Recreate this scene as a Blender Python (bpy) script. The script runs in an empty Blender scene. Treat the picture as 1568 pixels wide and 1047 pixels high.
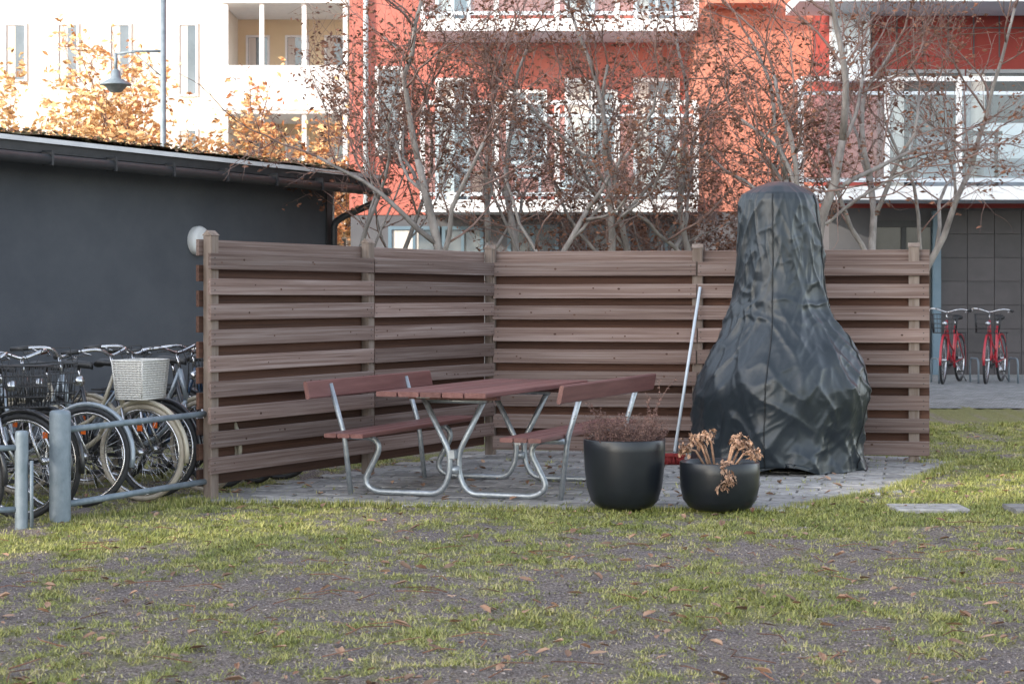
import bpy, math, random
import numpy as np
from mathutils import Vector, Matrix, noise
random.seed(7); np.random.seed(7)
F=3000.0; CH=1.4
def wx(px,Y): return (px-784)/F*Y
def wz(py,Y): return CH-(py-456)/F*Y
def sm(t):
    t=max(0,min(1,t)); return t*t*(3-2*t)
def zg(Y): return 0.2*sm((Y-19)/8.0)

# ---------------------------------------------------------------- materials
def mat(name,c1,c2=None,scale=(5,5,5),rough=0.8,metal=0.0,bump=0.0,bscale=None,rnd=0.0,detail=6,lo=0.35,hi=0.65,coat=0,spec=0.5,c3=None):
    m=bpy.data.materials.new(name); m.use_nodes=True
    nt=m.node_tree; N=nt.nodes; L=nt.links
    b=N['Principled BSDF']; b.inputs['Roughness'].default_value=rough; b.inputs['Metallic'].default_value=metal
    b.inputs['Specular IOR Level'].default_value=spec
    b.inputs['Coat Weight'].default_value=coat
    c2=c2 or tuple(x*0.8 for x in c1)
    tc=N.new('ShaderNodeTexCoord'); mp=N.new('ShaderNodeMapping'); mp.inputs['Scale'].default_value=scale
    L.new(tc.outputs['Object'],mp.inputs['Vector'])
    at=N.new('ShaderNodeAttribute'); at.attribute_name='rnd'
    no=N.new('ShaderNodeTexNoise'); no.noise_dimensions='4D'; no.inputs['Scale'].default_value=1; no.inputs['Detail'].default_value=detail; no.inputs['Roughness'].default_value=0.65
    L.new(mp.outputs[0],no.inputs['Vector'])
    mu=N.new('ShaderNodeMath'); mu.operation='MULTIPLY'; mu.inputs[1].default_value=30; L.new(at.outputs['Fac'],mu.inputs[0]); L.new(mu.outputs[0],no.inputs['W'])
    cr=N.new('ShaderNodeValToRGB'); cr.color_ramp.elements[0].position=lo; cr.color_ramp.elements[1].position=hi
    cr.color_ramp.elements[0].color=(*c1,1); cr.color_ramp.elements[1].color=(*c2,1)
    if c3:
        e=cr.color_ramp.elements.new((lo+hi)/2); e.color=(*c3,1)
    L.new(no.outputs['Fac'],cr.inputs[0])
    out=cr.outputs[0]
    if rnd>0:
        hs=N.new('ShaderNodeHueSaturation')
        mr=N.new('ShaderNodeMapRange'); mr.inputs['To Min'].default_value=1-rnd; mr.inputs['To Max'].default_value=1+rnd
        L.new(at.outputs['Fac'],mr.inputs['Value']); L.new(mr.outputs[0],hs.inputs['Value'])
        L.new(out,hs.inputs['Color']); out=hs.outputs[0]
    L.new(out,b.inputs['Base Color'])
    if bump>0:
        bp=N.new('ShaderNodeBump'); bp.inputs['Strength'].default_value=bump; bp.inputs['Distance'].default_value=0.01
        if bscale:
            n2=N.new('ShaderNodeTexNoise'); n2.inputs['Scale'].default_value=bscale; n2.inputs['Detail'].default_value=8
            L.new(tc.outputs['Object'],n2.inputs['Vector']); L.new(n2.outputs['Fac'],bp.inputs['Height'])
        else: L.new(no.outputs['Fac'],bp.inputs['Height'])
        L.new(bp.outputs[0],b.inputs['Normal'])
    return m
def glassmat(name,col=(0.8,0.9,0.95),fac=0.3):
    m=bpy.data.materials.new(name); m.use_nodes=True
    N=m.node_tree.nodes; L=m.node_tree.links; N.remove(N['Principled BSDF'])
    o=[n for n in N if n.type=='OUTPUT_MATERIAL'][0]
    t=N.new('ShaderNodeBsdfTransparent'); t.inputs[0].default_value=(*col,1)
    g=N.new('ShaderNodeBsdfPrincipled'); g.inputs['Base Color'].default_value=(0.5,0.53,0.55,1); g.inputs['Roughness'].default_value=0.1; g.inputs['Metallic'].default_value=0.5
    x=N.new('ShaderNodeMixShader'); x.inputs[0].default_value=fac
    L.new(t.outputs[0],x.inputs[1]); L.new(g.outputs[0],x.inputs[2]); L.new(x.outputs[0],o.inputs[0])
    return m

M={}
M['wood']=mat('weathered_wood',(0.095,0.052,0.040),(0.31,0.245,0.225),(0.7,62,52),0.8,bump=0.5,rnd=0.34,c3=(0.195,0.132,0.112),lo=.3,hi=.7)
M['woodpost']=mat('post_wood',(0.14,0.10,0.078),(0.25,0.20,0.17),(20,20,2),0.85,bump=0.4,rnd=0.15)
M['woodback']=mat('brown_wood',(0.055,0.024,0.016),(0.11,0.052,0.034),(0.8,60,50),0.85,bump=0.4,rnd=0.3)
M['redplank']=mat('oiled_red_plank',(0.12,0.042,0.038),(0.19,0.078,0.07),(25,1.5,25),0.45,bump=0.25,rnd=0.15)
M['galv']=mat('galvanised_steel',(0.28,0.31,0.34),(0.42,0.45,0.48),(30,30,30),0.42,0.6,bump=0.05)
M['galvd']=mat('dull_galvanised',(0.15,0.19,0.22),(0.24,0.28,0.32),(14,14,9),0.6,0.35,bump=0.1)
M['stucco']=mat('dark_render',(0.060,0.066,0.080),(0.092,0.098,0.112),(0.7,0.7,0.9),0.85,bump=0.3,bscale=120)
M['fascia']=mat('black_fascia',(0.025,0.027,0.031),(0.042,0.043,0.047),(8,8,8),0.5)
M['white']=mat('white_paint',(0.72,0.73,0.75),(0.80,0.80,0.80),(6,6,6),0.5)
M['offwhite']=mat('flashing',(0.60,0.60,0.62),(0.75,0.75,0.76),(3,8,8),0.45,0.0)
M['moss']=mat('moss_roof',(0.06,0.065,0.025),(0.18,0.13,0.07),(7,7,7),0.95,bump=0.8,bscale=40)
M['cloth']=mat('black_tarpaulin',(0.012,0.018,0.023),(0.021,0.028,0.035),(4,4,4),0.38,bump=0.3,bscale=9,spec=0.55)
M['seam']=mat('seam_tape',(0.008,0.010,0.012),None,(9,9,9),0.5)
M['pot']=mat('glazed_pot',(0.008,0.010,0.014),(0.014,0.017,0.022),(6,6,6),0.34,bump=0.04,bscale=30)
M['soil']=mat('soil',(0.02,0.015,0.01),(0.05,0.04,0.03),(40,40,40),0.95,bump=0.8)
M['heather']=mat('heather',(0.08,0.04,0.04),(0.18,0.11,0.09),(20,20,20),0.9,rnd=0.4)
M['dry']=mat('dry_plant',(0.24,0.12,0.075),(0.42,0.27,0.18),(25,25,25),0.85,rnd=0.35)
M['bark']=mat('bark',(0.15,0.13,0.12),(0.34,0.31,0.29),(8,8,3),0.9,bump=0.5,bscale=25)
M['twig']=mat('twig',(0.15,0.085,0.07),(0.29,0.20,0.175),(5,5,5),0.9)
M['leafb']=mat('brown_leaf',(0.12,0.048,0.028),(0.25,0.12,0.075),(3,3,3),0.8,rnd=0.5)
M['leafo']=mat('orange_leaf',(0.60,0.36,0.15),(0.76,0.56,0.30),(1.5,1.5,1.5),0.8,rnd=0.3)
M['leaff']=mat('fallen_leaf',(0.15,0.070,0.038),(0.38,0.24,0.16),(8,8,8),0.7,rnd=0.5)
M['litter']=mat('leaf_litter',(0.12,0.09,0.075),(0.42,0.36,0.33),(50,50,50),0.9,rnd=0.5)
M['red']=mat('red_render',(0.42,0.115,0.085),(0.50,0.155,0.12),(1.2,1.2,0.6),0.8)
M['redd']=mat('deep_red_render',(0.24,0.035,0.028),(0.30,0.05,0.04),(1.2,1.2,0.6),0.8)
M['orange']=mat('orange_render',(0.50,0.18,0.12),(0.56,0.22,0.15),(1,1,0.5),0.8)
M['cream']=mat('cream_render',(0.74,0.68,0.58),(0.80,0.74,0.65),(0.5,0.5,0.5),0.85)
M['yellow']=mat('yellow_render',(0.68,0.55,0.36),(0.72,0.60,0.42),(0.5,0.5,0.5),0.85)
M['dgrey']=mat('dark_grey_render',(0.075,0.075,0.085),(0.11,0.11,0.12),(1,1,1),0.8)
M['win']=mat('window_glass',(0.05,0.07,0.09),(0.14,0.17,0.20),(0.6,0.6,0.6),0.06,0.0,spec=1.0)
M['windark']=mat('dark_glazing',(0.015,0.017,0.02),(0.05,0.05,0.055),(1.5,1.5,1.5),0.15,0.0,spec=.5)
M['curtain']=mat('curtain',(0.50,0.46,0.42),(0.62,0.58,0.54),(14,3,.5),0.9)
M['bluef']=mat('blue_grey_paint',(0.10,0.16,0.21),(0.13,0.19,0.24),(3,3,3),0.5)
M['glass']=glassmat('balcony_glass',fac=0.20)
M['bwhite']=mat('pale_metal',(0.55,0.61,0.67),(0.62,0.68,0.74),(3,3,3),0.45)
M['slab']=mat('grey_paver',(0.18,0.168,0.162),(0.36,0.345,0.33),(14,14,14),0.85,bump=0.4,rnd=0.28)
M['rubber']=mat('tyre',(0.02,0.02,0.022),(0.035,0.035,0.037),(30,30,30),0.7)
M['cream_t']=mat('cream_tyre',(0.33,0.28,0.22),(0.42,0.37,0.30),(10,10,10),0.7)
M['chrome']=mat('bright_metal',(0.5,0.5,0.52),(0.62,0.62,0.64),(30,30,30),0.22,0.95)
M['bframe_black']=mat('black_enamel',(0.015,0.016,0.02),(0.025,0.025,0.03),(5,5,5),0.3,coat=0.5)
M['bframe_grey']=mat('silver_enamel',(0.26,0.30,0.34),(0.30,0.34,0.38),(5,5,5),0.3,0.3,coat=0.5)
M['bframe_blue']=mat('blue_enamel',(0.03,0.06,0.12),(0.04,0.08,0.15),(5,5,5),0.3,coat=0.5)
M['bframe_cream']=mat('cream_enamel',(0.36,0.32,0.25),(0.41,0.37,0.29),(5,5,5),0.3,coat=0.5)
M['bframe_red']=mat('red_enamel',(0.40,0.012,0.025),(0.45,0.018,0.035),(5,5,5),0.3,coat=0.5)
M['brown']=mat('brown_leather',(0.12,0.045,0.025),(0.18,0.07,0.04),(15,15,15),0.5)
M['bplastic']=mat('black_plastic',(0.018,0.018,0.02),(0.03,0.03,0.032),(9,9,9),0.5)
M['wicker']=mat('white_wicker',(0.48,0.46,0.43),(0.66,0.64,0.61),(60,60,60),0.7)
M['orefl']=mat('orange_reflector',(0.8,0.15,0.02),None,(5,5,5),0.3)
M['redb']=mat('red_bristle',(0.25,0.02,0.02),(0.17,0.017,0.017),(60,60,4),0.8)
M['cushion']=mat('grey_cushion',(0.25,0.26,0.28),(0.33,0.34,0.36),(4,4,4),0.9)
M['tile']=mat('dark_tile',(0.035,0.030,0.034),(0.058,0.050,0.054),(3,3,3),0.45,rnd=.15)

# ---------------------------------------------------------------- mesh builder
class MB:
    def __init__(s): s.v=[];s.f=[];s.m=[];s.s=[];s.r=[];s.mats=[]
    def mi(s,k):
        if k not in s.mats: s.mats.append(k)
        return s.mats.index(k)
    def add(s,vs,fs,k,smooth=False,rnd=None):
        o=len(s.v); s.v.extend([tuple(p) for p in vs]); i=s.mi(k)
        r=random.random() if rnd is None else rnd
        for f in fs:
            s.f.append(tuple(o+j for j in f)); s.m.append(i); s.s.append(smooth); s.r.append(r)
    def box(s,x0,x1,y0,y1,z0,z1,k,R=None,c=None,bev=0.0):
        if bev>0:
            b=bev
            dx,dy,dz=x1-x0,y1-y0,z1-z0
            ax=[dx,dy,dz].index(max(dx,dy,dz))
            if ax==0: sec=[(y0+b,z0),(y1-b,z0),(y1,z0+b),(y1,z1-b),(y1-b,z1),(y0+b,z1),(y0,z1-b),(y0,z0+b)]; vs=[(x0,a,c2) for a,c2 in sec]+[(x1,a,c2) for a,c2 in sec]
            elif ax==1: sec=[(x0+b,z0),(x1-b,z0),(x1,z0+b),(x1,z1-b),(x1-b,z1),(x0+b,z1),(x0,z1-b),(x0,z0+b)]; vs=[(a,y0,c2) for a,c2 in sec]+[(a,y1,c2) for a,c2 in sec]
            else: sec=[(x0+b,y0),(x1-b,y0),(x1,y0+b),(x1,y1-b),(x1-b,y1),(x0+b,y1),(x0,y1-b),(x0,y0+b)]; vs=[(a,c2,z0) for a,c2 in sec]+[(a,c2,z1) for a,c2 in sec]
            fs=[(i,(i+1)%8,8+(i+1)%8,8+i) for i in range(8)]+[tuple(range(7,-1,-1)),tuple(range(8,16))]
            if ax==1: fs=[f[::-1] for f in fs]
        else:
            vs=[(x0,y0,z0),(x1,y0,z0),(x1,y1,z0),(x0,y1,z0),(x0,y0,z1),(x1,y0,z1),(x1,y1,z1),(x0,y1,z1)]
            fs=[(3,2,1,0),(4,5,6,7),(0,1,5,4),(1,2,6,5),(2,3,7,6),(3,0,4,7)]
        if R is not None:
            c=Vector(c); vs=[c+R@(Vector(p)-c) for p in vs]
        s.add(vs,fs,k)
    def tube(s,pts,r,k,n=8,closed=False,rnd=None):
        pts=[Vector(p) for p in pts]; m=len(pts)
        rs=r if isinstance(r,(list,tuple)) else [r]*m
        vs=[];u=None
        for i,p in enumerate(pts):
            if closed: t=(pts[(i+1)%m]-pts[i-1])
            else: t=pts[min(i+1,m-1)]-pts[max(i-1,0)]
            if t.length<1e-9: t=Vector((0,0,1))
            t.normalize()
            if u is None: u=t.orthogonal().normalized()
            u=(u-t*u.dot(t))
            if u.length<1e-6: u=t.orthogonal()
            u.normalize(); w=t.cross(u)
            for j in range(n):
                a=2*math.pi*j/n
                vs.append(p+(u*math.cos(a)+w*math.sin(a))*rs[i])
        fs=[]
        for i in range(m if closed else m-1):
            i2=(i+1)%m
            for j in range(n):
                j2=(j+1)%n
                fs.append((i*n+j,i*n+j2,i2*n+j2,i2*n+j))
        if not closed:
            fs.append(tuple(range(n-1,-1,-1))); fs.append(tuple(range((m-1)*n,m*n)))
        s.add(vs,fs,k,True,rnd)
    def ring(s,c,axis,R,r,k,n=32,k2=6,a0=0,a1=None):
        c=Vector(c);ax=Vector(axis).normalized();u=ax.orthogonal().normalized()
        if abs(ax.z)<0.9:
            u=Vector((0,0,1)).cross(ax).normalized()
        w=ax.cross(u)
        if a1 is None:
            s.tube([c+(u*math.cos(2*math.pi*i/n)+w*math.sin(2*math.pi*i/n))*R for i in range(n)],r,k,k2,True)
        else:
            s.tube([c+(u*math.cos(a0+(a1-a0)*i/n)+w*math.sin(a0+(a1-a0)*i/n))*R for i in range(n+1)],r,k,k2)
    def lathe(s,prof,c,k,n=40,R=None):
        vs=[];c=Vector(c)
        for (r,z) in prof:
            for j in range(n):
                a=2*math.pi*j/n; p=Vector((r*math.cos(a),r*math.sin(a),z))
                if R is not None: p=R@p
                vs.append(c+p)
        fs=[(i*n+j,i*n+(j+1)%n,(i+1)*n+(j+1)%n,(i+1)*n+j) for i in range(len(prof)-1) for j in range(n)]
        s.add(vs,fs,k,True)
    def obj(s,name,parent=None,loc=(0,0,0),rz=0.0):
        me=bpy.data.meshes.new(name); me.from_pydata(s.v,[],s.f)
        for k in s.mats: me.materials.append(M[k])
        me.polygons.foreach_set('material_index',s.m)
        me.polygons.foreach_set('use_smooth',s.s)
        a=me.attributes.new('rnd','FLOAT','FACE'); a.data.foreach_set('value',s.r)
        me.update()
        o=bpy.data.objects.new(name,me); bpy.context.collection.objects.link(o)
        o.location=loc; o.rotation_euler=(0,0,rz)
        if parent: o.parent=parent
        return o
def empty(name,loc=(0,0,0),rz=0):
    e=bpy.data.objects.new(name,None); bpy.context.collection.objects.link(e); e.location=loc; e.rotation_euler=(0,0,rz); e.empty_display_size=0.3
    return e
def smoothpath(pts,rad=0.06,n=5):
    pts=[Vector(p) for p in pts]; out=[pts[0]]
    for i in range(1,len(pts)-1):
        a,b,c=pts[i-1],pts[i],pts[i+1]
        d1=min(rad,(a-b).length*0.49); d2=min(rad,(c-b).length*0.49)
        p=b+(a-b).normalized()*d1; q=b+(c-b).normalized()*d2
        for j in range(n+1):
            t=j/n; out.append(p*(1-t)**2+b*2*t*(1-t)+q*t*t)
    out.append(pts[-1]); return out

# ---------------------------------------------------------------- layout
CN=Vector((-0.19,17.4)); NL=Vector((-2.09,13.6)); RE=Vector((3.42,16.67))
dL=(CN-NL); lenL=dL.length; angL=math.atan2(dL.y,dL.x)
dR=(RE-CN); lenR=dR.length; angR=math.atan2(dR.y,dR.x)
pave=[(-2.35,13.45),(-1.2,13.35),(0.3,12.95),(1.75,12.9),(2.7,14.2),(3.75,16.6),(3.4,17.2),(-0.2,17.9)]
def inpoly(x,y,poly):
    c=False;n=len(poly);j=n-1
    for i in range(n):
        xi,yi=poly[i];xj,yj=poly[j]
        if (yi>y)!=(yj>y) and x<(xj-xi)*(y-yi)/(yj-yi)+xi: c=not c
        j=i
    return c
def gmask(x,y):
    v=0.52+0.42*noise.noise(Vector((x*0.8,y*0.5,3.1)))+0.42*noise.noise(Vector((x*2.9,y*1.9,9.3)))+0.42*noise.noise(Vector((x*8,y*6,1.3)))+0.3*noise.noise(Vector((x*21,y*17,4.3)))
    v+=0.22*math.exp(-((y-12.3-0.12*x)/1.4)**2)
    if x<-0.5 and 8.2<y<10.8: v-=0.14
    if x>1.5 and y>12: v+=0.25
    return max(0,min(1,v))

# ---------------------------------------------------------------- ground (one sheet)
def coords(lo,hi,step,far):
    a=list(np.arange(lo,hi+1e-6,step)); d=step
    l=[];x=lo
    while x>-far: d*=1.35; x-=d; l.append(x)
    d=step;x=hi;r=[]
    while x<far: d*=1.35; x+=d; r.append(x)
    return l[::-1]+a+r
xs=coords(-5.0,6.5,0.04,600); ys=coords(6.0,19.0,0.04,900)
nx,ny=len(xs),len(ys)
V=[];A=[]
def gz(x,y):
    return zg(y)+0.025*noise.noise(Vector((x*0.8,y*0.8,0)))+0.014*noise.noise(Vector((x*5,y*5,2)))+0.014*noise.noise(Vector((x*13,y*13,5)))
for y in ys:
    for x in xs:
        g=0.5
        z=zg(y)
        if -7<x<9 and 5<y<24:
            g=gmask(x,y)
            if inpoly(x,y,pave): z-=0.02; g=0.15
            else: z=gz(x,y)+ .008*noise.noise(Vector((x*30,y*30,7)))*(1-g)
        V.append((x,y,z)); A.append(g)
Fc=[(j*nx+i,j*nx+i+1,(j+1)*nx+i+1,(j+1)*nx+i) for j in range(ny-1) for i in range(nx-1)]
me=bpy.data.meshes.new('ground'); me.from_pydata(V,[],Fc)
a=me.attributes.new('grassy','FLOAT','POINT'); a.data.foreach_set('value',A)
me.polygons.foreach_set('use_smooth',[True]*len(Fc))
gm=bpy.data.materials.new('lawn_soil'); gm.use_nodes=True
N=gm.node_tree.nodes;L=gm.node_tree.links;b=N['Principled BSDF'];b.inputs['Roughness'].default_value=0.95
tc=N.new('ShaderNodeTexCoord')
def nz(s,d=8,r=0.7):
    n=N.new('ShaderNodeTexNoise');n.inputs['Scale'].default_value=s;n.inputs['Detail'].default_value=d;n.inputs['Roughness'].default_value=r;L.new(tc.outputs['Object'],n.inputs['Vector']);return n
def ramp(src,els):
    c=N.new('ShaderNodeValToRGB')
    c.color_ramp.elements[0].position=els[0][0];c.color_ramp.elements[0].color=(*els[0][1],1)
    c.color_ramp.elements[1].position=els[-1][0];c.color_ramp.elements[1].color=(*els[-1][1],1)
    for p,k in els[1:-1]:
        e=c.color_ramp.elements.new(p);e.color=(*k,1)
    L.new(src,c.inputs[0]);return c
n1=nz(75,10,.85);n2=nz(70);n3=nz(14);n4=nz(3,5,.6)
soil=ramp(n1.outputs['Fac'],[(0.40,(0.04,0.03,0.024)),(0.5,(0.19,0.157,0.142)),(0.60,(0.45,0.40,0.385))])
tint=ramp(n4.outputs['Fac'],[(0.35,(0.82,0.79,0.84)),(0.65,(1.18,1.12,1.0))])
sm_=N.new('ShaderNodeMixRGB');sm_.blend_type='MULTIPLY';sm_.inputs[0].default_value=1;L.new(soil.outputs[0],sm_.inputs[1]);L.new(tint.outputs[0],sm_.inputs[2])
gr=ramp(n2.outputs['Fac'],[(0.3,(0.065,0.065,0.022)),(0.5,(0.19,0.19,0.065)),(0.7,(0.35,0.32,0.14))])
at=N.new('ShaderNodeAttribute');at.attribute_name='grassy'
ad=N.new('ShaderNodeMath');ad.operation='ADD';L.new(at.outputs['Fac'],ad.inputs[0])
s2=N.new('ShaderNodeMath');s2.operation='MULTIPLY_ADD';s2.inputs[1].default_value=1.2;s2.inputs[2].default_value=-0.6;L.new(n3.outputs['Fac'],s2.inputs[0]);L.new(s2.outputs[0],ad.inputs[1])
fr=ramp(ad.outputs[0],[(0.38,(0,0,0)),(0.80,(1,1,1))])
mx=N.new('ShaderNodeMixRGB');L.new(fr.outputs[0],mx.inputs[0]);L.new(sm_.outputs[0],mx.inputs[1]);L.new(gr.outputs[0],mx.inputs[2]);L.new(mx.outputs[0],b.inputs['Base Color'])
bp=N.new('ShaderNodeBump');bp.inputs['Strength'].default_value=.9;bp.inputs['Distance'].default_value=0.02;L.new(n1.outputs['Fac'],bp.inputs['Height']);L.new(bp.outputs[0],b.inputs['Normal'])
me.materials.append(gm)
go=bpy.data.objects.new('ground',me);bpy.context.collection.objects.link(go)

# grass blades (one mesh)
gv=[];gf=[];gr_=[]
cnt=0
while cnt<165000:
    y=6.3+15*random.random()**1.2; x=random.uniform(-1,1)*(0.285*y+0.6)
    cnt+=1
    if y>17 and x<3: continue
    ip=inpoly(x,y,pave)
    if ip and random.random()>0.06: continue
    m_=gmask(x,y)
    if random.random()>max(.09,(m_-0.28)*1.6): continue
    z=gz(x,y)-0.004
    hh=(0.009+0.020*m_)*(0.6+0.7*random.random())*(1.3 if ip else 1)
    rr=random.random()*.6+.4*max(0,min(1,.5+1.2*noise.noise(Vector((x*3,y*2.5,20)))))+.5*(.58-m_)
    for k in range(5):
        a=random.uniform(0,6.283);l=random.uniform(0.3,1.7)*hh;w=random.uniform(0.0015,0.003)*(0.7+y/14)
        bx=x+random.uniform(-.026,.026);by=y+random.uniform(-.026,.026);h=hh*random.uniform(.3,1.2)
        ca,sa=math.cos(a),math.sin(a)
        o=len(gv)
        gv+= [(bx-sa*w,by+ca*w,z),(bx+sa*w,by-ca*w,z),(bx+ca*l,by+sa*l,z+h)]
        gf.append((o,o+1,o+2));gr_.append(min(1,max(0,rr*0.75+0.3*random.random())))
edge=[(NL,Vector((-2.35,13.4))),(Vector((-2.35,13.38)),Vector((-1.2,13.28))),(Vector((-1.2,13.28)),Vector((0.3,12.88))),(Vector((0.3,12.88)),Vector((1.75,12.82))),(Vector((1.8,12.9)),Vector((2.75,14.2))),(Vector((2.75,14.2)),Vector((3.8,16.6))),(Vector((3.4,16.62)),Vector((3.9,16.5))),(Vector((-2.9,12.1)),Vector((-2.1,13.5)))]
for (p,q) in edge:
    n_=int((q-p).length*260)
    for i in range(n_):
        c=p.lerp(q,random.random())+Vector((random.gauss(0,.035),random.gauss(0,.035)));z=zg(c.y)-.005
        for k in range(4):
            a=random.uniform(0,6.283);h=random.uniform(.015,.06);l=random.uniform(.1,.9)*h;w=.003
            ca,sa=math.cos(a),math.sin(a);o=len(gv);bx=c.x+random.uniform(-.015,.015);by=c.y+random.uniform(-.015,.015)
            gv+= [(bx-sa*w,by+ca*w,z),(bx+sa*w,by-ca*w,z),(bx+ca*l,by+sa*l,z+h)]
            gf.append((o,o+1,o+2));gr_.append(random.random()*.8)
me=bpy.data.meshes.new('grass');me.from_pydata(gv,[],gf)
a=me.attributes.new('rnd','FLOAT','FACE');a.data.foreach_set('value',gr_)
g2=bpy.data.materials.new('grass_blade');g2.use_nodes=True
N=g2.node_tree.nodes;L=g2.node_tree.links;b=N['Principled BSDF'];b.inputs['Roughness'].default_value=0.6
at=N.new('ShaderNodeAttribute');at.attribute_name='rnd'
c=ramp(at.outputs['Fac'],[(0.05,(0.10,0.125,0.025)),(0.35,(0.23,0.25,0.055)),(0.62,(0.38,0.36,0.11)),(0.95,(0.52,0.42,0.25))])
L.new(c.outputs[0],b.inputs['Base Color'])
me.materials.append(g2);o=bpy.data.objects.new('grass',me);bpy.context.collection.objects.link(o)

# fallen leaves
mb=MB()
def leaf(mb,p,size,k,flat=True,up=None):
    a=random.uniform(0,6.283)
    t=random.uniform(-.35,.35) if flat else random.uniform(-1.5,1.5)
    R=Matrix.Rotation(a,3,'Z')@Matrix.Rotation(t,3,'X')@Matrix.Rotation(random.uniform(-.4,.4),3,'Y')
    cu=random.uniform(.1,.5)*size
    P=[(-size,0,0),(-.3*size,-.45*size,cu*.7),(.5*size,-.4*size,cu),(size,0,.3*cu),(.5*size,.4*size,cu),(-.3*size,.45*size,cu*.7),(0,0,0)]
    vs=[Vector(p)+R@Vector(q) for q in P]
    mb.add(vs,[(0,1,6),(1,2,6),(2,3,6),(3,4,6),(4,5,6),(5,0,6)],k)
def tleaf(mb,p,size,k,tl=1.5):
    a=random.uniform(0,6.283)
    R=Matrix.Rotation(a,3,'Z')@Matrix.Rotation(random.uniform(-tl,tl),3,'X')@Matrix.Rotation(random.uniform(-.8*tl,.8*tl),3,'Y')
    P=[(-size,0,0),(0,-.45*size,.2*size),(size,0,0),(0,.45*size,.2*size)]
    mb.add([Vector(p)+R@Vector(q) for q in P],[(0,1,2),(0,2,3)],k)
for i in range(1500):
    y=6.8+13*random.random()**1.3; x=random.uniform(-1,1)*(0.29*y+0.6)
    if y>17 and x<3: continue
    z=0.022 if inpoly(x,y,pave) else gz(x,y)+0.016
    leaf(mb,(x,y,z),random.choice([.012,.015,.018,.024,.032,.040]),'leaff')
for i in range(110):
    y=random.uniform(7,12);x=random.uniform(-1,1)*.28*y;a=random.uniform(0,6.28);l=random.uniform(.04,.14)
    z=gz(x,y)+.018
    mb.tube([(x,y,z),(x+math.cos(a)*l,y+math.sin(a)*l,z+.01),(x+math.cos(a+.3)*2*l,y+math.sin(a+.3)*2*l,z)],.0025,'leafb',4)
for i in range(30000):
    y=6.6+8*random.random()**1.2; x=random.uniform(-1,1)*(0.285*y+0.4)
    if inpoly(x,y,pave) or gmask(x,y)>.6: continue
    tleaf(mb,(x,y,gz(x,y)+.006),random.uniform(.003,.011),'litter',.5)
mb.obj('fallen_leaves')

# paving
mb=MB()
ex=Vector((math.cos(angR),math.sin(angR)));ey=Vector((-ex.y,ex.x))
sx,sy=.30,.20
for i in range(-14,26):
    for j in range(-40,10):
        off=(j%2)*sx/2
        c=CN+ex*(i*sx+off)+ey*(j*sy)
        if not inpoly(c.x,c.y,pave): continue
        h=.012+random.uniform(-.004,.004);g=.008
        p=[c+ex*(a*(sx/2-g))+ey*(b_*(sy/2-g)) for a,b_ in((-1,-1),(1,-1),(1,1),(-1,1))]
        q=[c+ex*(a*(sx/2-g-.006))+ey*(b_*(sy/2-g-.006)) for a,b_ in((-1,-1),(1,-1),(1,1),(-1,1))]
        vs=[(v.x,v.y,-.03) for v in p]+[(v.x,v.y,h-.006) for v in p]+[(v.x,v.y,h+random.uniform(-.001,.001)) for v in q]
        fs=[(0,1,5,4),(1,2,6,5),(2,3,7,6),(3,0,4,7),(4,5,9,8),(5,6,10,9),(6,7,11,10),(7,4,8,11),(8,9,10,11)]
        mb.add(vs,fs,'slab')
mb.obj('paving')
for (x0,x1,y0) in ((2.5,2.98,12.75),(3.28,3.9,12.75)):
    mb=MB(); mb.box(x0,x1,y0,y0+.36,-.03,.026,'slab',bev=.008); mb.obj('stepping_stone')
pm=bpy.data.materials.new('cobble');pm.use_nodes=True
N=pm.node_tree.nodes;L=pm.node_tree.links;b=N['Principled BSDF'];b.inputs['Roughness'].default_value=.85
tc=N.new('ShaderNodeTexCoord');br=N.new('ShaderNodeTexBrick');br.inputs['Scale'].default_value=4;br.inputs['Color1'].default_value=(.17,.175,.19,1);br.inputs['Color2'].default_value=(.34,.34,.36,1);br.inputs['Mortar'].default_value=(.10,.11,.07,1);br.inputs['Mortar Size'].default_value=.03
L.new(tc.outputs['Object'],br.inputs['Vector']);L.new(br.outputs[0],b.inputs['Base Color'])
vv=[];ff=[];px_=[3.0+.5*i for i in range(30)];py_=[23.0+.4*i for i in range(25)]
for y in py_:
    for x in px_: vv.append((x,y,zg(y)+.006))
n_=len(px_)
for j in range(len(py_)-1):
    for i in range(n_-1): ff.append((j*n_+i,j*n_+i+1,(j+1)*n_+i+1,(j+1)*n_+i))
me=bpy.data.meshes.new('path');me.from_pydata(vv,[],ff);me.materials.append(pm);bpy.context.collection.objects.link(bpy.data.objects.new('path',me))

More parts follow.
